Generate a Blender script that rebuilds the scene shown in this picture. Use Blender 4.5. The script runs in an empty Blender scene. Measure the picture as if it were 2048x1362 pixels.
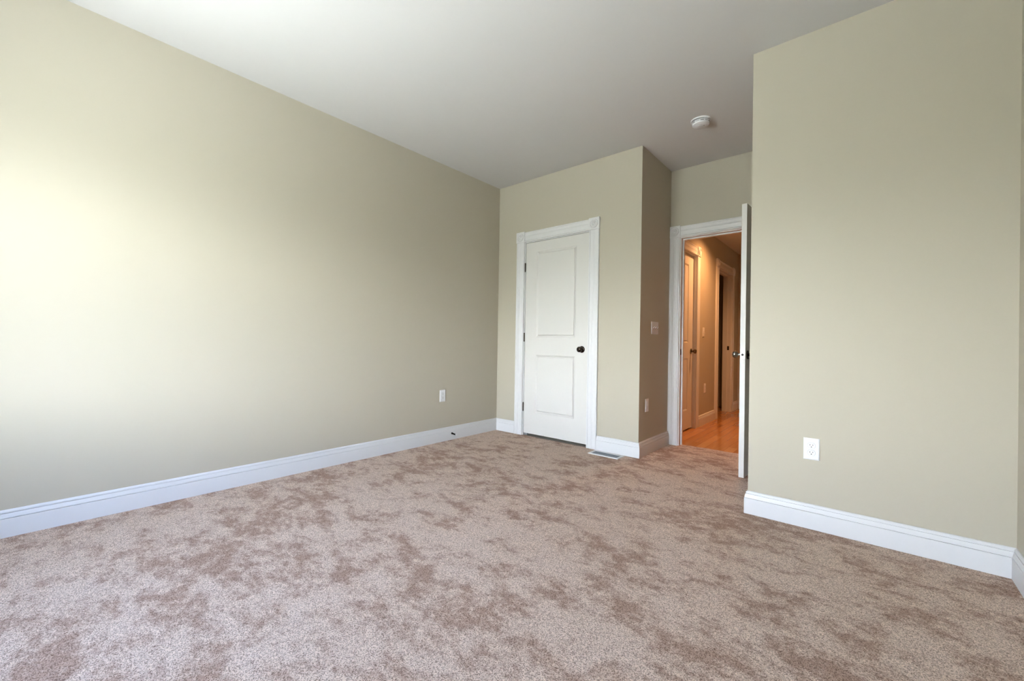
import bpy, bmesh, math, random
from mathutils import Vector, Matrix
C = bpy.context.scene
COL = C.collection
R = math.radians
random.seed(4)

# ------------------------------------------------------------------ camera
FPX = 830.6
cam_data = bpy.data.cameras.new('camera')
cam_data.sensor_fit = 'HORIZONTAL'
cam_data.sensor_width = 36.0
cam_data.lens = 36.0 * FPX / 2048.0
cam_data.clip_start = 0.05
cam = bpy.data.objects.new('camera', cam_data)
COL.objects.link(cam)
yaw, pitch, roll = R(40.445), R(0.307), R(0.936)
fw = Vector((-math.sin(yaw) * math.cos(pitch), math.cos(yaw) * math.cos(pitch), math.sin(pitch)))
rt = fw.cross(Vector((0, 0, 1))).normalized()
up = rt.cross(fw)
rt2 = rt * math.cos(roll) + up * math.sin(roll)
up2 = -rt * math.sin(roll) + up * math.cos(roll)
m = Matrix((rt2, up2, -fw)).transposed().to_4x4()
m.translation = Vector((3.1759, -3.4751, 0.9838))
cam.matrix_world = m
C.camera = cam

# ------------------------------------------------------------------ exposure, sky, daylight
C.view_settings.view_transform = 'Standard'
C.view_settings.look = 'None'
C.view_settings.gamma = 1.0
C.view_settings.exposure = 0.0
C.view_settings.use_curve_mapping = False
C.cycles.max_bounces = 8
C.cycles.diffuse_bounces = 4
C.cycles.sample_clamp_indirect = 8.0

SKY = 46.0
world = bpy.data.worlds.new('sky')
C.world = world
world.use_nodes = True
wn, wl = world.node_tree.nodes, world.node_tree.links
wn.clear()
w_out = wn.new('ShaderNodeOutputWorld')
w_bg = wn.new('ShaderNodeBackground')
w_tc = wn.new('ShaderNodeTexCoord')
w_sep = wn.new('ShaderNodeSeparateXYZ')
w_map = wn.new('ShaderNodeMapRange')
w_map.inputs['From Min'].default_value = -1
w_map.inputs['From Max'].default_value = 1
w_ramp = wn.new('ShaderNodeValToRGB')
e = w_ramp.color_ramp.elements
def elev(d):                                 # elevation in degrees -> ramp position
    return 0.5 + 0.5 * math.sin(R(d))
stops = ((-90, (0.95, 1.02, 1.02)), (-32, (0.85, 0.92, 0.92)), (-12, (0.48, 0.52, 0.50)), (-3, (0.40, 0.44, 0.40)), (1.5, (0.58, 0.63, 0.62)), (5, (1.08, 1.16, 1.19)),
         (12, (1.34, 1.44, 1.53)), (18, (0.76, 0.88, 1.08)), (30, (0.42, 0.55, 0.82)), (44, (0.28, 0.40, 0.66)), (90, (0.12, 0.21, 0.42)))
e[0].position, e[0].color = elev(stops[0][0]), (*stops[0][1], 1)
e[1].position, e[1].color = elev(stops[-1][0]), (*stops[-1][1], 1)
for d_, c_ in stops[1:-1]:
    q = e.new(elev(d_))
    q.color = (*c_, 1)
w_bg.inputs['Strength'].default_value = SKY
wl.new(w_tc.outputs['Generated'], w_sep.inputs[0])
wl.new(w_sep.outputs['Z'], w_map.inputs['Value'])
wl.new(w_map.outputs[0], w_ramp.inputs[0])
wl.new(w_ramp.outputs[0], w_bg.inputs['Color'])
wl.new(w_bg.outputs[0], w_out.inputs[0])

# room numbers (metres): left wall x=0, closet wall y=0, carpet z=0
H = 2.725
W1, D1 = 1.677, 0.706            # closet corner, alcove depth
W2, E1 = 2.651, 0.683            # projecting wall corner
W3 = 3.680                       # right wall
YB = -4.35                       # rear wall
TH = 0.115
HX = 1.62                        # hall left wall
HEND = 3.90
HH = 2.45
WIN = (0.80, 2.25, 0.70, 2.20)   # window in the rear wall: x0, x1, z0, z1

def portal(name, loc, sx, sz):
    l = bpy.data.lights.new(name, 'AREA')
    l.shape = 'RECTANGLE'
    l.size, l.size_y = sx, sz
    l.cycles.is_portal = True
    o = bpy.data.objects.new(name, l)
    o.location = loc
    o.rotation_euler = (R(90), 0, 0)
    COL.objects.link(o)
    return o
portal('window_daylight', ((WIN[0] + WIN[1]) / 2, YB - 0.125, (WIN[2] + WIN[3]) / 2), WIN[1] - WIN[0], WIN[3] - WIN[2]).rotation_euler = (R(90), 0, R(180))

# ------------------------------------------------------------------ materials
def mat(name, col, rough=0.5, metal=0.0, spec=0.5):
    m_ = bpy.data.materials.new(name)
    m_.use_nodes = True
    b = m_.node_tree.nodes['Principled BSDF']
    b.inputs['Base Color'].default_value = (*col, 1)
    b.inputs['Roughness'].default_value = rough
    b.inputs['Metallic'].default_value = metal
    b.inputs['Specular IOR Level'].default_value = spec
    return m_

def add_bump(m_, scale, strength, dist=0.001, detail=2.0):
    n, l = m_.node_tree.nodes, m_.node_tree.links
    g = n.new('ShaderNodeNewGeometry')
    t = n.new('ShaderNodeTexNoise')
    t.inputs['Scale'].default_value = scale
    t.inputs['Detail'].default_value = detail
    b = n.new('ShaderNodeBump')
    b.inputs['Strength'].default_value = strength
    b.inputs['Distance'].default_value = dist
    l.new(g.outputs['Position'], t.inputs['Vector'])
    l.new(t.outputs['Fac'], b.inputs['Height'])
    l.new(b.outputs[0], n['Principled BSDF'].inputs['Normal'])
    return m_

M_wall = add_bump(mat('greige_wall_paint', (0.51, 0.472, 0.380), 0.55, spec=0.3), 260, 0.05)
M_ceil = add_bump(mat('white_ceiling_paint', (0.69, 0.68, 0.665), 0.9, spec=0.1), 200, 0.05)
M_trim = add_bump(mat('white_trim_paint', (0.78, 0.78, 0.78), 0.35, spec=0.4), 60, 0.03)
M_door = add_bump(mat('white_door_paint', (0.74, 0.725, 0.69), 0.4, spec=0.4), 90, 0.04)
M_plastic = mat('white_plastic', (0.86, 0.86, 0.87), 0.3)
M_slot = mat('dark_slot', (0.012, 0.011, 0.010), 0.6)
M_gap = mat('grey_seam', (0.42, 0.42, 0.43), 0.6)
M_bronze = mat('oil_rubbed_bronze', (0.035, 0.026, 0.020), 0.14, 0.85)
M_hinge = mat('dark_bronze_hinge', (0.06, 0.045, 0.032), 0.35, 0.8)
M_nickel = mat('antique_nickel', (0.27, 0.255, 0.225), 0.24, 1.0)
M_brass = mat('aged_brass_knob', (0.17, 0.12, 0.075), 0.22, 1.0)
M_latch = mat('latch_plate_metal', (0.46, 0.44, 0.40), 0.34, 1.0)
M_screw = mat('screw_metal', (0.55, 0.54, 0.5), 0.3, 1.0)
M_reg = mat('white_register_enamel', (0.86, 0.86, 0.85), 0.35)
M_louvre = mat('grey_register_louvre', (0.40, 0.44, 0.48), 0.4)
M_dark = mat('dark_void', (0.01, 0.01, 0.01), 0.9)
M_lens = mat('lamp_glass', (0.9, 0.9, 0.85), 0.3)

def carpet_material():
    m_ = bpy.data.materials.new('brown_cut_pile_carpet')
    m_.use_nodes = True
    n, l = m_.node_tree.nodes, m_.node_tree.links
    b = n['Principled BSDF']
    b.inputs['Roughness'].default_value = 0.95
    b.inputs['Specular IOR Level'].default_value = 0.05
    b.inputs['Sheen Weight'].default_value = 0.0
    b.inputs['Sheen Roughness'].default_value = 0.6
    g = n.new('ShaderNodeNewGeometry')
    # brushed patches of the pile
    mp = n.new('ShaderNodeMapping')
    mp.inputs['Rotation'].default_value = (0, 0, R(25))
    mp.inputs['Scale'].default_value = (1.0, 1.55, 1.0)
    l.new(g.outputs['Position'], mp.inputs['Vector'])
    def noise(sc, det, rough, dist=0.0, vec=None):
        t = n.new('ShaderNodeTexNoise')
        t.inputs['Scale'].default_value = sc
        t.inputs['Detail'].default_value = det
        t.inputs['Roughness'].default_value = rough
        t.inputs['Distortion'].default_value = dist
        l.new(vec or g.outputs['Position'], t.inputs['Vector'])
        return t.outputs['Fac']
    def math_(op, a, b_=None):
        t = n.new('ShaderNodeMath')
        t.operation = op
        for i, v in enumerate((a, b_)):
            if v is None:
                continue
            if isinstance(v, (int, float)):
                t.inputs[i].default_value = v
            else:
                l.new(v, t.inputs[i])
        return t.outputs[0]
    def smooth(v, lo, hi):
        t = n.new('ShaderNodeMapRange')
        t.interpolation_type = 'SMOOTHSTEP'
        t.inputs['From Min'].default_value = lo
        t.inputs['From Max'].default_value = hi
        l.new(v, t.inputs['Value'])
        return t.outputs[0]
    big = noise(1.3, 2.0, 0.5, 0.1)
    pat = noise(4.8, 9.0, 0.78, 0.15, mp.outputs[0])
    fine = noise(20.0, 3.0, 0.6, 0.3)
    s = math_('ADD', pat, math_('MULTIPLY', math_('SUBTRACT', big, 0.5), 0.35))
    s = math_('ADD', s, math_('MULTIPLY', math_('SUBTRACT', fine, 0.5), 0.16))
    fac = smooth(s, 0.385, 0.56)
    mix = n.new('ShaderNodeMix')
    mix.data_type = 'RGBA'
    mix.inputs['A'].default_value = (0.345, 0.242, 0.190, 1)
    mix.inputs['B'].default_value = (0.575, 0.463, 0.382, 1)
    l.new(fac, mix.inputs['Factor'])
    # tufts: pale tips and dark gaps
    vor = n.new('ShaderNodeTexVoronoi')
    vor.inputs['Scale'].default_value = 320
    l.new(g.outputs['Position'], vor.inputs['Vector'])
    sp0 = noise(350, 2.0, 0.7, 0.4)
    sepc = n.new('ShaderNodeSeparateColor')
    l.new(vor.outputs['Color'], sepc.inputs[0])
    sp = math_('MULTIPLY_ADD', sepc.outputs[0], 0.30)
    l.new(math_('SUBTRACT', sp0, 0.15), sp.node.inputs[2])
    sp = smooth(sp, 0.27, 0.64)
    mul = n.new('ShaderNodeMix')
    mul.data_type = 'RGBA'
    mul.blend_type = 'MULTIPLY'
    mul.inputs['Factor'].default_value = 1.0
    l.new(mix.outputs['Result'], mul.inputs['A'])
    tuft = n.new('ShaderNodeMix')
    tuft.data_type = 'RGBA'
    tuft.clamp_result = False
    tuft.inputs['A'].default_value = (0.44, 0.375, 0.345, 1)
    tuft.inputs['B'].default_value = (1.52, 1.50, 1.48, 1)
    l.new(sp, tuft.inputs['Factor'])
    l.new(tuft.outputs['Result'], mul.inputs['B'])
    l.new(mul.outputs['Result'], b.inputs['Base Color'])
    bp = n.new('ShaderNodeBump')
    bp.inputs['Strength'].default_value = 0.55
    bp.inputs['Distance'].default_value = 0.004
    l.new(sp, bp.inputs['Height'])
    l.new(bp.outputs[0], b.inputs['Normal'])
    return m_
M_carpet = carpet_material()

def wood_material():
    m_ = bpy.data.materials.new('oak_plank_floor')
    m_.use_nodes = True
    n, l = m_.node_tree.nodes, m_.node_tree.links
    b = n['Principled BSDF']
    b.inputs['Roughness'].default_value = 0.13
    g = n.new('ShaderNodeNewGeometry')
    mp = n.new('ShaderNodeMapping')
    mp.inputs['Rotation'].default_value = (0, 0, R(90))
    l.new(g.outputs['Position'], mp.inputs['Vector'])
    br = n.new('ShaderNodeTexBrick')
    br.offset = 0.37
    br.inputs['Color1'].default_value = (0.42, 0.17, 0.05, 1)
    br.inputs['Color2'].default_value = (0.60, 0.28, 0.10, 1)
    br.inputs['Mortar'].default_value = (0.34, 0.135, 0.045, 1)
    br.inputs['Scale'].default_value = 1.0
    br.inputs['Mortar Size'].default_value = 0.0012
    br.inputs['Brick Width'].default_value = 0.75
    br.inputs['Row Height'].default_value = 0.083
    l.new(mp.outputs[0], br.inputs['Vector'])
    mp2 = n.new('ShaderNodeMapping')
    mp2.inputs['Scale'].default_value = (60, 4, 4)
    l.new(g.outputs['Position'], mp2.inputs['Vector'])
    t = n.new('ShaderNodeTexNoise')
    t.inputs['Scale'].default_value = 1.0
    t.inputs['Detail'].default_value = 4
    l.new(mp2.outputs[0], t.inputs['Vector'])
    mr = n.new('ShaderNodeMapRange')
    mr.inputs['To Min'].default_value = 0.72
    mr.inputs['To Max'].default_value = 1.2
    l.new(t.outputs['Fac'], mr.inputs['Value'])
    cm = n.new('ShaderNodeCombineColor')
    for i in range(3):
        l.new(mr.outputs[0], cm.inputs[i])
    mx = n.new('ShaderNodeMix')
    mx.data_type = 'RGBA'
    mx.blend_type = 'MULTIPLY'
    mx.inputs['Factor'].default_value = 1
    l.new(br.outputs['Color'], mx.inputs['A'])
    l.new(cm.outputs[0], mx.inputs['B'])
    l.new(mx.outputs['Result'], b.inputs['Base Color'])
    return m_
M_wood = wood_material()

M_glass = bpy.data.materials.new('window_glass')
M_glass.use_nodes = True
_n, _l = M_glass.node_tree.nodes, M_glass.node_tree.links
_n.clear()
_o = _n.new('ShaderNodeOutputMaterial')
_t = _n.new('ShaderNodeBsdfTransparent')
_g = _n.new('ShaderNodeBsdfGlossy')
_g.inputs['Roughness'].default_value = 0.02
_x = _n.new('ShaderNodeMixShader')
_x.inputs[0].default_value = 0.06
_l.new(_t.outputs[0], _x.inputs[1])
_l.new(_g.outputs[0], _x.inputs[2])
_l.new(_x.outputs[0], _o.inputs[0])

M_lampglow = bpy.data.materials.new('warm_lamp_glow')
M_lampglow.use_nodes = True
_b = M_lampglow.node_tree.nodes['Principled BSDF']
_b.inputs['Base Color'].default_value = (0.9, 0.8, 0.6, 1)
_b.inputs['Emission Color'].default_value = (1.0, 0.55, 0.22, 1)
_b.inputs['Emission Strength'].default_value = 8.0

# ------------------------------------------------------------------ mesh helpers
def box(bm, x0, x1, y0, y1, z0, z1):
    vs = [bm.verts.new((x, y, z)) for z in (z0, z1) for y in (y0, y1) for x in (x0, x1)]
    for f in ((0, 2, 3, 1), (4, 5, 7, 6), (0, 1, 5, 4), (2, 6, 7, 3), (0, 4, 6, 2), (1, 3, 7, 5)):
        bm.faces.new([vs[i] for i in f])
    return vs

def prism(bm, pts, mapf, a0, a1):
    """closed polygon pts (u,v) swept from a0(u,v) to a1(u,v) along a; mapf(u,v,a) -> xyz"""
    r0 = [bm.verts.new(mapf(u, v, a0(u, v))) for u, v in pts]
    r1 = [bm.verts.new(mapf(u, v, a1(u, v))) for u, v in pts]
    k = len(pts)
    for i in range(k):
        bm.faces.new((r0[i], r0[(i + 1) % k], r1[(i + 1) % k], r1[i]))
    bm.faces.new(r0[::-1])
    bm.faces.new(r1)

def lathe(bm, prof, mapf, seg=32):
    """prof: list of (radius, axial); mapf(x, y, axial) -> xyz"""
    rings = []
    for r_, a in prof:
        if r_ < 1e-6:
            rings.append([bm.verts.new(mapf(0, 0, a))])
        else:
            rings.append([bm.verts.new(mapf(r_ * math.cos(2 * math.pi * k / seg), r_ * math.sin(2 * math.pi * k / seg), a)) for k in range(seg)])
    for A, B in zip(rings[:-1], rings[1:]):
        for k in range(seg):
            k2 = (k + 1) % seg
            if len(A) == 1 and len(B) == 1:
                continue
            if len(A) == 1:
                bm.faces.new((A[0], B[k], B[k2]))
            elif len(B) == 1:
                bm.faces.new((A[k], B[0], A[k2]))
            else:
                bm.faces.new((A[k], B[k], B[k2], A[k2]))
    for ring, flip in ((rings[0], True), (rings[-1], False)):
        if len(ring) > 1:
            bm.faces.new(ring[::-1] if flip else ring)

def obj(name, bm, material, parent=None, smooth=None, bevel=0.0, loc=None, kind=None, label=None):
    bmesh.ops.recalc_face_normals(bm, faces=bm.faces[:])
    me = bpy.data.meshes.new(name)
    bm.to_mesh(me)
    bm.free()
    me.materials.append(material)
    o = bpy.data.objects.new(name, me)
    COL.objects.link(o)
    if parent is not None:
        o.parent = parent
    if loc is not None:
        o.location = loc
    if smooth:
        for p in me.polygons:
            p.use_smooth = True
        try:
            me.set_sharp_from_angle(angle=R(smooth))
        except Exception:
            pass
    if bevel:
        b = o.modifiers.new('bevel', 'BEVEL')
        b.width = bevel
        b.segments = 2
        b.limit_method = 'ANGLE'
    if kind:
        o['kind'] = kind
    if label:
        o['label'] = label
    return o

def empty(name, loc=(0, 0, 0), rz=0.0, label=None, cat=None, group=None, kind=None):
    o = bpy.data.objects.new(name, None)
    o.empty_display_size = 0.05
    o.location = loc
    o.rotation_euler = (0, 0, rz)
    COL.objects.link(o)
    for k, v in (('label', label), ('category', cat), ('group', group), ('kind', kind)):
        if v:
            o[k] = v
    return o

def bm_new():
    return bmesh.new()

def structure(name, bm, material, label=None, cat=None, **kw):
    o = obj(name, bm, material, kind='structure', label=label, **kw)
    if cat:
        o['category'] = cat
    return o

# ------------------------------------------------------------------ room shell
def wall(name, boxes, label, material=None):
    bm = bm_new()
    for b in boxes:
        box(bm, *b)
    return structure(name, bm, material or M_wall, label, 'wall')

CO = (0.370, 1.176, 2.072)        # closet rough opening x0, x1, top
EO = (1.765, 2.563, 2.060)        # entry rough opening
wall('wall_left', [(-TH, 0, YB - TH, TH, -0.2, H)], 'long greige painted wall on the left side of the bedroom')
wall('wall_closet', [(0, CO[0], 0, TH, -0.05, H), (CO[1], W1, 0, TH, -0.05, H), (CO[0], CO[1], 0, TH, CO[2], H)],
     'greige wall around the closed white closet door')
wall('wall_alcove_left', [(W1 - TH, W1, TH, D1, -0.05, H)], 'shaded greige side wall of the alcove carrying the light switches')
wall('wall_alcove_back', [(W1 - TH, EO[0], D1, D1 + TH, -0.05, H), (EO[1], 2.95, D1, D1 + TH, -0.05, H), (EO[0], EO[1], D1, D1 + TH, EO[2], H)],
     'shaded greige wall above the open hall doorway')
wall('wall_alcove_right', [(W2, W2 + TH, -E1 + TH, D1, -0.05, H)], 'greige alcove wall hidden behind the open door')
wall('wall_projection', [(W2, W3, -E1, -E1 + TH, -0.05, H)], 'projecting greige wall on the right with one outlet')
wall('wall_right', [(W3, W3 + TH, YB - TH, -E1 + TH, -0.2, H)], 'sliver of greige wall at the right edge')
x0, x1, z0, z1 = WIN
wall('wall_rear', [(0, x0, YB - TH, YB, -0.2, H), (x1, W3, YB - TH, YB, -0.2, H), (x0, x1, YB - TH, YB, -0.2, z0), (x0, x1, YB - TH, YB, z1, H)],
     'greige rear wall with the window')
bm = bm_new()
box(bm, -TH, W3 + TH, YB - TH, D1 + TH, H, H + 0.1)
structure('ceiling', bm, M_ceil, 'white bedroom ceiling', 'ceiling')

# carpet: one slab with a slightly frayed cut edge in the doorway
bm = bm_new()
edge = []
kx = 60
for i in range(kx + 1):
    t = i / kx
    x = 1.60 + (2.72 - 1.60) * t
    edge.append((x, 0.778 + 0.014 * t + 0.004 * math.sin(19 * t) + 0.003 * math.sin(53 * t + 1) + random.uniform(-0.004, 0.004)))
outline = [(-0.02, YB - 0.02), (W3 + 0.02, YB - 0.02), (W3 + 0.02, -E1 + 0.05), (2.72, -E1 + 0.05)] + edge[::-1] + [(1.60, 0.60), (1.60, 0.010), (-0.02, 0.010)]
prism(bm, outline, lambda u, v, a: (u, v, a), lambda u, v: -0.014, lambda u, v: 0.0)
structure('floor', bm, M_carpet, 'mottled brown cut pile bedroom carpet', 'carpet')

# hall
bm = bm_new()
box(bm, HX - 0.3, 3.1, D1 + 0.03, HEND + TH, -0.05, -0.008)
structure('floor_hall', bm, M_wood, 'glossy oak plank hall floor beyond the doorway', 'floor')
bm = bm_new()
box(bm, HX - 0.9, 3.1, D1 + TH, HEND + TH, HH, HH + 0.1)
structure('ceiling_hall', bm, M_ceil, 'lower hall ceiling seen through the doorway', 'ceiling')
HD = (0.985, 1.751, 2.072)        # rough opening of the closed hall door (y0, y1, top)
HO = (2.680, 3.470, 2.072)        # rough opening of the dark doorway
X0, X1 = HX - TH, HX
wall('wall_hall_left', [(X0, X1, D1 + TH, HD[0], -0.05, HH), (X0, X1, HD[1], HO[0], -0.05, HH), (X0, X1, HO[1], HEND, -0.05, HH),
                        (X0, X1, HD[0], HD[1], HD[2], HH), (X0, X1, HO[0], HO[1], HO[2], HH)], 'lamp-lit left wall of the hall')
ED = (1.757, 2.520, 2.072)        # end door rough opening x0,x1
wall('wall_hall_end', [(X0, ED[0], HEND, HEND + TH, -0.05, HH), (ED[1], 3.0, HEND, HEND + TH, -0.05, HH), (ED[0], ED[1], HEND, HEND + TH, ED[2], HH)],
     'end wall of the hall around a white door frame')
wall('wall_hall_right', [(2.85, 2.95, D1 + TH, HEND, -0.05, HH)], 'right wall of the hall hidden by the open door')
wall('wall_hall_door_seal', [(0.9, 1.0, D1 + TH, 2.2, -0.05, HH), (1.0, X0, D1 + TH, 2.2, -0.05, -0.012), (1.0, X0, D1 + TH, D1 + TH + 0.06, -0.05, HH), (1.0, X0, 2.1, 2.2, -0.05, HH), (0.9, X0, D1 + TH, 2.2, HH, HH + 0.1)],
     'added unseen box keeping daylight out behind the closed hall door')  # unseen box added to stop sky light leaking under the closed hall door
wall('wall_end_door_seal', [(X0, 3.0, HEND + 0.9, HEND + 1.0, -0.05, HH), (X0, 1.6, HEND + TH, HEND + 0.9, -0.05, HH), (2.9, 3.0, HEND + TH, HEND + 0.9, -0.05, HH), (X0, 3.0, HEND + TH, HEND + 1.0, HH, HH + 0.1), (X0, 3.0, HEND + TH, HEND + 1.0, -0.06, -0.05)],
     'added unseen box keeping daylight out behind the far hall door')  # unseen enclosure added so no sky light leaks in around the end door
wall('wall_dark_room', [(HX - 1.3, HX - 1.2, 2.3, HEND, -0.05, HH), (HX - 1.2, X0, 2.2, 2.3, -0.05, HH), (HX - 1.2, X0, HEND, HEND + 0.1, -0.05, HH),
                        (HX - 1.3, X0, 2.2, HEND + 0.1, -0.05, -0.01), (HX - 1.3, HX - 0.9, 2.2, HEND + 0.1, HH, HH + 0.1)], 'unlit room behind the dark hall doorway')

wall('wall_closet_inside', [(-TH, W1 - TH, D1, D1 + TH, -0.2, H), (-TH, 0, TH, D1, -0.2, H), (-0.02, W1, 0.0, D1, -0.06, -0.016)], 'unlit inside of the closet behind its door')
# ------------------------------------------------------------------ baseboards
BB = [(0.0, -0.004), (0.017, -0.004), (0.017, 0.0890), (0.0160, 0.0908), (0.0105, 0.0912), (0.0105, 0.0940), (0.0155, 0.0944), (0.0152, 0.0965),
      (0.0125, 0.1060), (0.0105, 0.1150), (0.0058, 0.1154), (0.0058, 0.1182), (0.0092, 0.1186), (0.0092, 0.1222), (0.0076, 0.1262), (0.0040, 0.1305), (0.0, 0.132)]
def baseboard(name, p0, p1, nrm, end0, end1, label, z=0.0):
    """end: +1 outside mitre, -1 inside mitre, 0 square"""
    p0, p1, nrm = Vector((*p0, 0)), Vector((*p1, 0)), Vector((*nrm, 0))
    d = (p1 - p0).normalized()
    L = (p1 - p0).length
    bm = bm_new()
    prism(bm, BB, lambda u, v, a: p0 + d * a + nrm * u + Vector((0, 0, v + z)), lambda u, v: -end0 * u, lambda u, v: L + end1 * u)
    return structure(name, bm, M_trim, label, 'baseboard')
baseboard('baseboard_left', (0, YB), (0, 0), (1, 0), -1, -1, 'long white baseboard along the left wall')
baseboard('baseboard_closet', (0, 0), (0.274, 0), (0, -1), -1, 0, 'short white baseboard between the corner and closet casing')
baseboard('baseboard_corner', (1.272, 0), (W1, 0), (0, -1), 0, 1, 'white baseboard behind the floor register')
baseboard('baseboard_alcove_left', (W1, 0), (W1, D1), (1, 0), 1, 0, 'shaded white baseboard along the alcove side wall')
baseboard('baseboard_alcove_right', (W2, D1), (W2, -E1), (-1, 0), 0, 1, 'baseboard behind the open door')
baseboard('baseboard_projection', (W2, -E1), (W3, -E1), (0, -1), 1, -1, 'bright white baseboard under the projecting right wall')
baseboard('baseboard_right', (W3, -E1), (W3, YB), (-1, 0), -1, -1, 'white baseboard at the right edge')
baseboard('baseboard_rear', (W3, YB), (0, YB), (0, 1), -1, -1, 'white baseboard under the window')
baseboard('baseboard_hall', (HX, 1.860), (HX, 2.573), (1, 0), 0, 0, 'lamp-lit hall baseboard between the two doorways', z=-0.008)
baseboard('baseboard_hall_corner', (HX, 3.578), (HX, HEND), (1, 0), 0, -1, 'short baseboard at the far end of the hall', z=-0.008)

# ------------------------------------------------------------------ casings
CW = 0.106
CAS = [(0, 0), (0, 0.014), (0.003, 0.0180), (0.011, 0.0180), (0.016, 0.0135), (0.019, 0.0125), (0.032, 0.0125), (0.042, 0.0135), (0.048, 0.0160), (0.053, 0.0170),
       (0.058, 0.0160), (0.064, 0.0135), (0.074, 0.0125), (0.087, 0.0125), (0.090, 0.0135), (0.095, 0.0180), (0.103, 0.0180), (0.106, 0.014), (0.106, 0)]
def casing(name, loc, rz, x0, x1, ztop, depth, label, jamb=0.018, z0=0.0, sides=(1, 1), stop=0.05):
    """local frame: x across, front face -y, wall runs y=0..depth. x0,x1 = clear opening between jamb liners."""
    root = empty(name, loc, rz, label, 'door frame', kind='structure')
    rev = 0.008
    a0, a1 = x0 - rev, x1 + rev               # inner casing edges
    zt = ztop + rev
    zb = zt
    for s, on in ((-1, sides[0]), (1, sides[1])):
        if not on:
            continue
        bm = bm_new()
        if s < 0:
            prism(bm, CAS, lambda u, v, a: (a0 - u, -v, a), lambda u, v: z0, lambda u, v: zb)
        else:
            prism(bm, CAS, lambda u, v, a: (a1 + u, -v, a), lambda u, v: z0, lambda u, v: zb)
        obj('side_casing', bm, M_trim, root)
        bx0 = a0 - CW - 0.003 if s < 0 else a1 - 0.003
        bm = bm_new()
        box(bm, bx0, bx0 + CW + 0.006, -0.023, 0, zb, zb + 0.113)
        blk = obj('corner_block', bm, M_trim, root, bevel=0.003)
        bm = bm_new()
        cx, cz = bx0 + (CW + 0.006) / 2, zb + 0.0565
        lathe(bm, [(0.044, 0.0), (0.044, 0.003), (0.041, 0.0075), (0.037, 0.0075), (0.033, 0.0015), (0.027, 0.0010), (0.023, 0.0065), (0.019, 0.0065), (0.016, 0.0012), (0.012, 0.0012), (0.009, 0.0065), (0.004, 0.009), (0, 0.0092)],
              lambda x, y, a: (cx + x, -0.0228 - a, cz + y), 40)
        obj('rosette', bm, M_trim, blk, smooth=40)
    bm = bm_new()
    prism(bm, CAS, lambda u, v, a: (a, -v, zb + u), lambda u, v: a0 - (0.003 if sides[0] else 0.0), lambda u, v: a1 + (0.003 if sides[1] else 0.0))
    obj('head_casing', bm, M_trim, root)
    bm = bm_new()
    box(bm, x0 - jamb, x0, 0, depth, z0, ztop + jamb)
    box(bm, x1, x1 + jamb, 0, depth, z0, ztop + jamb)
    box(bm, x0, x1, 0, depth, ztop, ztop + jamb)
    if stop:
        box(bm, x0, x0 + 0.011, stop, stop + 0.035, z0, ztop)
        box(bm, x1 - 0.011, x1, stop, stop + 0.035, z0, ztop)
        box(bm, x0 + 0.011, x1 - 0.011, stop, stop + 0.035, ztop - 0.011, ztop)
    obj('jamb', bm, M_trim, root)
    return root

trim1 = casing('trim_1', (0, 0, 0), 0, 0.388, 1.158, 2.054, TH, 'white fluted casing with corner blocks around the closet door', z0=-0.003)
trim2 = casing('trim_2', (0, D1, 0), 0, 1.783, 2.545, 2.042, TH, 'white fluted casing around the open hall doorway', z0=-0.008)
# hall side frames: local x -> world +y, front (-y) -> world +x : rotate +90 deg
trim3 = casing('trim_3', (HX, 0, 0), R(90), 1.003, 1.733, 2.054, TH, 'lamp-lit casing around the closed hall door', z0=-0.008)
trim4 = casing('trim_4', (HX, 0, 0), R(90), 2.698, 3.452, 2.054, TH, 'casing around the dark open hall doorway', z0=-0.008)
trim5 = casing('trim_5', (0, HEND, 0), 0, 1.775, 2.502, 2.054, TH, 'pale door casing at the far end of the hall', z0=-0.008)

def strike(parent, x, y, z, side, w=0.026, h=0.058):
    bm = bm_new()
    t = 0.0015
    a, b = (x, x + t) if side > 0 else (x - t, x)
    box(bm, a, b, y, y + w, z - h / 2, z + h / 2)
    return obj('strike_plate', bm, M_hinge, parent)
strike(trim2, 1.783, 0.012, 0.920, 1)
strike(trim4, 3.452, 0.012 + 0.012, 0.955, -1, 0.042, 0.060)

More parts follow.
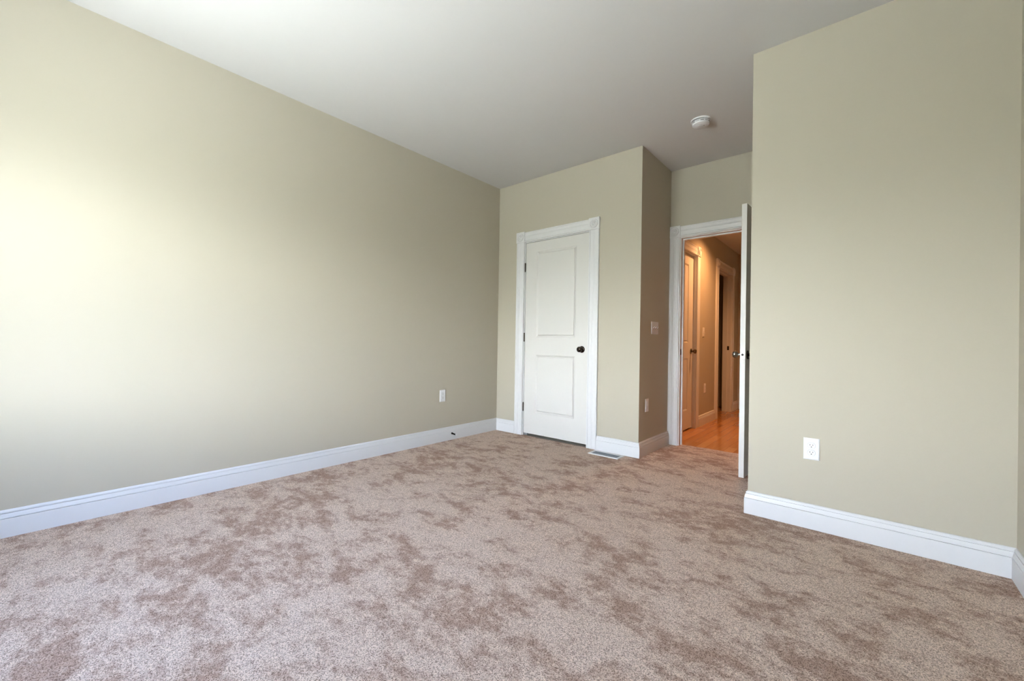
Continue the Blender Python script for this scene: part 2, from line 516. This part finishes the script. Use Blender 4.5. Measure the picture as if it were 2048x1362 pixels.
# ------------------------------------------------------------------ doors
def door_slab(w, h, t, panels):
    """x 0..w, y 0..t (front at y=0), z 0..h; both faces moulded"""
    bm = bm_new()
    xs = [0, panels[0][0], panels[0][1], w]
    zs = [0]
    for p in panels:
        zs += [p[2], p[3]]
    zs.append(h)
    prof = [(0.0, 0.0), (0.003, 0.0015), (0.008, 0.0055), (0.015, 0.0105), (0.019, 0.0120), (0.0215, 0.0120), (0.0250, 0.0045), (0.0290, 0.0030)]
    for side in (0, 1):
        yy = (lambda d: d) if side == 0 else (lambda d: t - d)
        for i in range(3):
            for j in range(len(zs) - 1):
                xa, xb, za, zb = xs[i], xs[i + 1], zs[j], zs[j + 1]
                if i == 1 and j % 2 == 1:
                    prev = None
                    for ins, dep in prof:
                        ring = [bm.verts.new(c) for c in ((xa + ins, yy(dep), za + ins), (xb - ins, yy(dep), za + ins), (xb - ins, yy(dep), zb - ins), (xa + ins, yy(dep), zb - ins))]
                        if prev:
                            for k in range(4):
                                bm.faces.new((prev[k], prev[(k + 1) % 4], ring[(k + 1) % 4], ring[k]))
                        prev = ring
                    bm.faces.new(prev)
                else:
                    bm.faces.new([bm.verts.new(c) for c in ((xa, yy(0), za), (xb, yy(0), za), (xb, yy(0), zb), (xa, yy(0), zb))])
    # edges
    for i in range(3):
        for z in (0, h):
            bm.faces.new([bm.verts.new(c) for c in ((xs[i], 0, z), (xs[i + 1], 0, z), (xs[i + 1], t, z), (xs[i], t, z))])
    for j in range(len(zs) - 1):
        for x in (0, w):
            bm.faces.new([bm.verts.new(c) for c in ((x, 0, zs[j]), (x, t, zs[j]), (x, t, zs[j + 1]), (x, 0, zs[j + 1]))])
    bmesh.ops.remove_doubles(bm, verts=bm.verts[:], dist=1e-5)
    return bm

def knob(parent, x, y, z, out, material, name='door_knob'):
    """out = -1 faces local -y, +1 faces local +y"""
    mp = lambda a, b, c: (x + a, y + out * c, z + b)
    bm = bm_new()
    lathe(bm, [(0.0115, 0.004), (0.0115, 0.024), (0.013, 0.028), (0.020, 0.032), (0.0255, 0.039), (0.0275, 0.047), (0.0262, 0.055), (0.021, 0.0615), (0.012, 0.065), (0, 0.066)], mp, 36)
    k = obj(name, bm, material, parent, smooth=50)
    bm = bm_new()
    lathe(bm, [(0.0325, 0.0), (0.0325, 0.003), (0.030, 0.007), (0.022, 0.010), (0.014, 0.012), (0.0, 0.012)], mp, 36)
    obj('rose', bm, material, k, smooth=40)
    return k

def hinge(parent, x, y, z, xdir=1):
    bm = bm_new()
    for k in range(5):
        lathe(bm, [(0.0, -0.0445 + k * 0.0178), (0.0066, -0.0445 + k * 0.0178), (0.0066, -0.0445 + k * 0.0178 + 0.0172), (0.0, -0.0445 + k * 0.0178 + 0.0172)],
              lambda a, b, c: (x + a, y + b, z + c), 14)
    for s in (-1, 1):
        lathe(bm, [(0.0, s * 0.0445), (0.0045, s * 0.0450), (0.0045, s * 0.0475), (0.0, s * 0.0495)], lambda a, b, c: (x + a, y + b, z + c), 12)
    return obj('hinge', bm, M_hinge, parent, smooth=40)

PAN = [(0.145, 0.627, 0.225, 0.835), (0.145, 0.627, 1.018, 1.920)]
# closet door (closed)
d1 = empty('door_1', (0.391, 0.006, 0.026), 0, 'closed white two panel closet door with dark knob', 'door', kind='structure')
obj('door_slab', door_slab(0.764, 2.024, 0.035, PAN), M_door, d1)
knob(d1, 0.703, 0.0, 0.904, -1, M_bronze)
for hz in (1.766, 1.020, 0.278):
    hinge(d1, -0.0035, -0.0085, hz)
bm = bm_new()
box(bm, 0.7632, 0.7642, 0.003, 0.030, 0.865, 0.935)
obj('latch_plate', bm, M_hinge, d1)
# open hall door, swung into the alcove
d2 = empty('door_2', (2.5465, D1 - 0.008, 0.026), R(87), 'white hall door standing open seen edge on', 'door', kind='structure')
bm = door_slab(0.764, 2.006, 0.035, PAN)
bmesh.ops.translate(bm, verts=bm.verts[:], vec=(-0.764, 0, 0))
obj('door_slab', bm, M_door, d2)
knob(d2, -0.764 + 0.058, 0.0, 0.897, -1, M_bronze)
knob(d2, -0.764 + 0.058, 0.035, 0.897, 1, M_nickel)
bm = bm_new()
box(bm, -0.7652, -0.764, 0.0050, 0.0300, 0.897 - 0.0285, 0.897 + 0.0285)
lp = obj('latch_plate', bm, M_latch, d2, label='bright metal latch plate on the door edge')
bm = bm_new()
lathe(bm, [(0.0, 0.0), (0.0095, 0.0), (0.0095, 0.0015), (0.0, 0.0015)], lambda a, b, c: (-0.7652 - c, 0.0175 + a, 0.897 + b), 24)
obj('latch_bolt', bm, M_slot, lp)
for sz in (-0.021, 0.021):
    bm = bm_new()
    lathe(bm, [(0.0035, 0.0), (0.003, 0.0008), (0, 0.0008)], lambda a, b, c: (-0.7652 - c, 0.0175 + a, 0.897 + sz + b), 12)
    obj('screw', bm, M_screw, lp)
for hz in (1.772, 1.026, 0.284):
    hinge(d2, 0.0035, -0.006, hz)
# closed hall door
d3 = empty('door_3', (HX - 0.030, 1.006, 0.010), R(90), 'closed white two panel door in the hall under warm light', 'door', kind='structure')
P3 = [(0.150, 0.560, 0.220, 0.828), (0.150, 0.560, 1.008, 1.922)]
obj('door_slab', door_slab(0.724, 2.036, 0.035, P3), M_door, d3)
knob(d3, 0.664, 0.0, 0.908, -1, M_brass)
for hz in (1.772, 1.026, 0.284):
    hinge(d3, -0.0035, -0.006, hz)
# far hall door
d5 = empty('door_4', (1.778, HEND + 0.03, 0.006), 0, 'white door at the far end of the hall', 'door', kind='structure')
P5 = [(0.15, 0.57, 0.220, 0.828), (0.15, 0.57, 1.008, 1.922)]
obj('door_slab', door_slab(0.721, 2.040, 0.035, P5), M_door, d5)
knob(d5, 0.66, 0.0, 0.908, -1, M_bronze)

# ------------------------------------------------------------------ electrical plates
def plate(bm, w, h, t=0.006, b=0.006):
    o = [(-w / 2, -h / 2), (w / 2, -h / 2), (w / 2, h / 2), (-w / 2, h / 2)]
    i = [(x - math.copysign(b, x), z - math.copysign(b, z)) for x, z in o]
    r0 = [bm.verts.new((x, 0, z)) for x, z in o]
    r1 = [bm.verts.new((x, -t * 0.42, z)) for x, z in o]
    r2 = [bm.verts.new((x, -t, z)) for x, z in i]
    for A, B in ((r0, r1), (r1, r2)):
        for k in range(4):
            bm.faces.new((A[k], A[(k + 1) % 4], B[(k + 1) % 4], B[k]))
    bm.faces.new(r2)
    bm.faces.new(r0[::-1])

def oval(rx, cut, n_=40):
    """circle of radius rx cut flat above and below at +-cut"""
    pts = []
    for k in range(n_):
        a = 2 * math.pi * k / n_
        pts.append((rx * math.cos(a), max(-cut, min(cut, rx * math.sin(a)))))
    return pts

def outlet(loc, rz, label, w=0.072, h=0.117):
    root = empty('electrical_outlet', loc, rz, label, 'outlet', 'duplex outlets low on the walls')
    bm = bm_new()
    plate(bm, w, h)
    obj('cover_plate', bm, M_plastic, root)
    for cz in (0.0195, -0.0195):
        bm = bm_new()
        prism(bm, oval(0.0182, 0.0150), lambda u, v, a: (u, a, v + cz), lambda u, v: -0.005, lambda u, v: -0.0062)
        seam = obj('receptacle', bm, M_gap, root, label='receptacle with a thin grey outline')
        bm = bm_new()
        prism(bm, oval(0.0174, 0.0142), lambda u, v, a: (u, a, v + cz), lambda u, v: -0.0058, lambda u, v: -0.0082)
        obj('receptacle_face', bm, M_plastic, seam, bevel=0.0006)
        for sx, sh in ((-0.0064, 0.0075), (0.0064, 0.0062)):
            bm = bm_new()
            box(bm, sx - 0.0011, sx + 0.0011, -0.0084, -0.0078, cz + 0.0035 - sh / 2, cz + 0.0035 + sh / 2)
            obj('slot', bm, M_slot, seam)
        bm = bm_new()
        pts = [(0.0026 * math.cos(math.pi + math.pi * k / 10), 0.0026 * math.sin(math.pi + math.pi * k / 10)) for k in range(11)] + [(0.0026, 0.0018), (-0.0026, 0.0018)]
        prism(bm, pts, lambda u, v, a: (u, a, v + cz - 0.0070), lambda u, v: -0.0078, lambda u, v: -0.0084)
        obj('ground_hole', bm, M_slot, seam)
    bm = bm_new()
    lathe(bm, [(0.0032, 0.0), (0.0028, 0.0008), (0, 0.0010)], lambda a, b, c: (a, -0.006 - c, b), 16)
    obj('screw', bm, M_plastic, root)
    return root
outlet((0, -0.793, 0.449), R(90), 'white duplex outlet on the long left wall above its baseboard')
outlet((2.955, -E1, 0.431), 0, 'large near white duplex outlet on the projecting right wall')
outlet((W1, 0.168, 0.441), R(90), 'shaded duplex outlet on the alcove side wall under the switches')
outlet((HX, 2.135, 0.447), R(90), 'warm lit duplex outlet low on the hall wall')

def switch(loc, rz, gangs, label, w, ups):
    root = empty('light_switch', loc, rz, label, 'light switch')
    bm = bm_new()
    plate(bm, w, 0.117)
    obj('cover_plate', bm, M_plastic, root)
    for g in range(gangs):
        gx = (g - (gangs - 1) / 2) * 0.046
        bm = bm_new()
        box(bm, gx - 0.0052, gx + 0.0052, -0.0066, -0.0055, -0.0120, 0.0120)
        slot = obj('toggle', bm, M_gap, root)
        s = 1 if ups[g] else -1
        bm = bm_new()
        prism(bm, [(-0.006, -0.0055), (-0.006, 0.0055), (-0.019, 0.0105 * s + 0.003), (-0.019, 0.0105 * s - 0.003)],
              lambda u, v, a: (gx + a, u, v), lambda u, v: -0.0044, lambda u, v: 0.0044)
        obj('lever', bm, M_plastic, slot, bevel=0.001)
        for sz in (-0.030, 0.030):
            bm = bm_new()
            lathe(bm, [(0.0030, 0.0), (0.0026, 0.0007), (0, 0.0009)], lambda a, b, c: (gx + a, -0.006 - c, sz + b), 14)
            obj('screw', bm, M_plastic, root)
    return root
switch((W1, 0.326, 1.142), R(90), 3, 'white three gang toggle switch plate on the shaded alcove wall', 0.164, (1, 1, 1))
switch((HX, 2.050, 1.155), R(90), 1, 'warm lit single toggle switch on the hall wall', 0.072, (0,))

# ------------------------------------------------------------------ smoke detector
sd = empty('smoke_detector', (2.189, -0.112, H), R(-35), 'round white smoke detector on the ceiling near the alcove', 'smoke detector')
flat = lambda a, b, c: (a, b, -c)
bm = bm_new()
lathe(bm, [(0.0, 0.0), (0.072, 0.0), (0.072, 0.007), (0.069, 0.010), (0.0, 0.010)], flat, 56)
obj('base_plate', bm, M_plastic, sd, smooth=40)
bm = bm_new()
lathe(bm, [(0.0, 0.009), (0.054, 0.009), (0.054, 0.016), (0.0, 0.016)], flat, 56)
obj('shadow_gap', bm, M_gap, sd)
bm = bm_new()
lathe(bm, [(0.0, 0.0155), (0.060, 0.0155), (0.0625, 0.018), (0.0615, 0.033), (0.058, 0.039), (0.050, 0.042), (0.030, 0.046), (0.018, 0.047), (0.0, 0.047)], flat, 56)
body = obj('body', bm, M_plastic, sd, smooth=35)
for k in range(12):
    a0 = 2 * math.pi * k / 12
    bm = bm_new()
    pts = []
    for t in range(7):
        a = a0 - 0.19 + 0.38 * t / 6
        pts.append(a)
    lo = [[bm.verts.new((r_ * math.cos(a), r_ * math.sin(a), -z_)) for a in pts] for r_, z_ in ((0.0600, 0.0235), (0.0630, 0.0235), (0.0630, 0.0272), (0.0600, 0.0272))]
    for q in range(4):
        A, B = lo[q], lo[(q + 1) % 4]
        for t in range(6):
            bm.faces.new((A[t], A[t + 1], B[t + 1], B[t]))
    bm.faces.new([lo[q][0] for q in range(4)])
    bm.faces.new([lo[q][6] for q in range(4)][::-1])
    obj('vent_slot', bm, M_slot if k % 2 else M_gap, body)
bm = bm_new()
lathe(bm, [(0.0, 0.046), (0.017, 0.046), (0.017, 0.049), (0.013, 0.0510), (0.0, 0.0515)], lambda a, b, c: (0.012 + a, -0.016 + b, -c), 32)
obj('test_button', bm, M_plastic, sd, smooth=40)
bm = bm_new()
box(bm, 0.020, 0.0235, 0.008, 0.016, -0.0475, -0.0450)
obj('sounder_slot', bm, M_slot, sd)
for k in range(4):
    bm = bm_new()
    box(bm, 0.052, 0.0700, -0.010 + k * 0.006, -0.0070 + k * 0.006, -0.0180, -0.008)
    obj('mounting_tab', bm, M_plastic, sd)

# ------------------------------------------------------------------ floor register
fr = empty('floor_register', (1.423, -0.106, 0.0), 0, 'white metal floor register with grey louvres beside the corner baseboard', 'floor vent')
bm = bm_new()
ox, oy, ix, iy = 0.146, 0.069, 0.123, 0.046
rings = []
for (a, b, z_) in ((ox, oy, -0.004), (ox, oy, 0.003), (ox - 0.003, oy - 0.003, 0.0058), (ix + 0.003, iy + 0.003, 0.0062), (ix, iy, 0.0050), (ix, iy, -0.004)):
    rings.append([bm.verts.new(c) for c in ((-a, -b, z_), (a, -b, z_), (a, b, z_), (-a, b, z_))])
for A, B in zip(rings[:-1], rings[1:]):
    for k in range(4):
        bm.faces.new((A[k], A[(k + 1) % 4], B[(k + 1) % 4], B[k]))
obj('frame', bm, M_reg, fr)
bm = bm_new()
nl = 22
for k in range(nl):
    cx = -ix + (k + 0.5) * 2 * ix / nl
    for ya, yb in ((-iy, -0.002), (0.002, iy)):
        vs = [bm.verts.new(c) for c in ((cx - 0.0045, ya, 0.0012), (cx + 0.0030, ya, 0.0044), (cx + 0.0030, yb, 0.0044), (cx - 0.0045, yb, 0.0012))]
        ws = [bm.verts.new(v.co - Vector((0, 0, 0.0010))) for v in vs]
        bm.faces.new(vs)
        bm.faces.new(ws[::-1])
        for q in range(4):
            bm.faces.new((vs[q], vs[(q + 1) % 4], ws[(q + 1) % 4], ws[q]))
box(bm, -ix, ix, -0.002, 0.002, 0.0012, 0.0046)
obj('louvre_grille', bm, M_louvre, fr)
bm = bm_new()
box(bm, -ix, ix, -iy, iy, 0.0003, 0.0008)
obj('damper', bm, M_louvre, fr)

# ------------------------------------------------------------------ door stop
ds = empty('door_stop', (0.016, -0.676, 0.064), 0, 'dark spring door stop with white tip on the left baseboard', 'door stop')
axis = lambda a, b, c: (c, a, b - 0.10 * c)
bm = bm_new()
lathe(bm, [(0.0, 0.0), (0.0105, 0.0), (0.0105, 0.003), (0.0075, 0.009), (0.0, 0.009)], axis, 20)
obj('base', bm, M_bronze, ds, smooth=40)
bm = bm_new()
turns, seg, nr = 15, 14, 8
path = []
for i in range(turns * seg + 1):
    a = 2 * math.pi * i / seg
    t = i / (turns * seg)
    r_ = 0.0070 - 0.0016 * t
    path.append(Vector((0.008 + 0.052 * t, r_ * math.cos(a), r_ * math.sin(a) - 0.1 * (0.008 + 0.052 * t))))
prev = None
for i, p in enumerate(path):
    d_ = (path[min(i + 1, len(path) - 1)] - path[max(i - 1, 0)]).normalized()
    s_ = d_.cross(Vector((1, 0, 0))).normalized()
    t_ = d_.cross(s_)
    ring = [bm.verts.new(p + (s_ * math.cos(2 * math.pi * k / nr) + t_ * math.sin(2 * math.pi * k / nr)) * 0.0013) for k in range(nr)]
    if prev:
        for k in range(nr):
            bm.faces.new((prev[k], prev[(k + 1) % nr], ring[(k + 1) % nr], ring[k]))
    else:
        bm.faces.new(ring)
    prev = ring
bm.faces.new(prev)
obj('spring', bm, M_bronze, ds, smooth=60)
bm = bm_new()
lathe(bm, [(0.0, 0.057), (0.0065, 0.057), (0.0078, 0.060), (0.0078, 0.068), (0.006, 0.072), (0.0, 0.073)], axis, 20)
obj('rubber_tip', bm, M_plastic, ds, smooth=50, label='white rubber tip')

# ------------------------------------------------------------------ hall lamp
LX, LY = 2.05, 1.90
rl = empty('recessed_downlight', (LX, LY, HH), 0, 'round recessed downlight in the hall ceiling', 'ceiling light')
bm = bm_new()
lathe(bm, [(0.060, 0.0), (0.085, 0.0), (0.085, 0.004), (0.078, 0.007), (0.064, 0.006), (0.060, 0.003)], flat, 40)
obj('trim_ring', bm, M_plastic, rl, smooth=40)
bm = bm_new()
lathe(bm, [(0.0, 0.0005), (0.060, 0.0005), (0.058, 0.002), (0.0, 0.003)], flat, 40)
obj('lens', bm, M_lampglow, rl)
def spot(name, loc, energy, size, blend, color, radius):
    l = bpy.data.lights.new(name, 'SPOT')
    l.energy = energy
    l.color = color
    l.spot_size = R(size)
    l.spot_blend = blend
    l.shadow_soft_size = radius
    o = bpy.data.objects.new(name, l)
    o.location = loc
    COL.objects.link(o)
    return o
spot('recessed_downlight_beam', (LX, LY, HH - 0.012), 150, 150, 1.0, (1.0, 0.45, 0.17), 0.04)

# ------------------------------------------------------------------ window
x0, x1, z0, z1 = WIN
wr = empty('window_1', (0, YB, 0), 0, 'double hung white window in the rear wall', 'window', kind='structure')
bm = bm_new()
f = 0.045
xm = (x0 + x1) / 2
box(bm, x0, x0 + f, -TH, 0, z0, z1)
box(bm, x1 - f, x1, -TH, 0, z0, z1)
box(bm, x0 + f, x1 - f, -TH, 0, z1 - f, z1)
box(bm, x0 + f, x1 - f, -TH, 0, z0, z0 + f)
box(bm, xm - 0.04, xm + 0.04, -TH, -0.01, z0 + f, z1 - f)
obj('window_frame', bm, M_trim, wr)
zm = (z0 + z1) / 2
for xa, xb in ((x0 + f, xm - 0.04), (xm + 0.04, x1 - f)):
    for za, zb, yy in ((z0 + f, zm + 0.02, -0.045), (zm - 0.02, z1 - f, -0.085)):
        bm = bm_new()
        s = 0.035
        box(bm, xa, xa + s, yy - 0.03, yy, za, zb)
        box(bm, xb - s, xb, yy - 0.03, yy, za, zb)
        box(bm, xa + s, xb - s, yy - 0.03, yy, za, za + s)
        box(bm, xa + s, xb - s, yy - 0.03, yy, zb - s, zb)
        sash = obj('sash', bm, M_trim, wr)
        bm = bm_new()
        box(bm, xa + s, xb - s, yy - 0.017, yy - 0.013, za + s, zb - s)
        obj('pane', bm, M_glass, sash)
bm = bm_new()
box(bm, x0 - 0.12, x1 + 0.12, 0, 0.05, z0 - 0.03, z0)
obj('window_sill', bm, M_trim, wr, bevel=0.004)
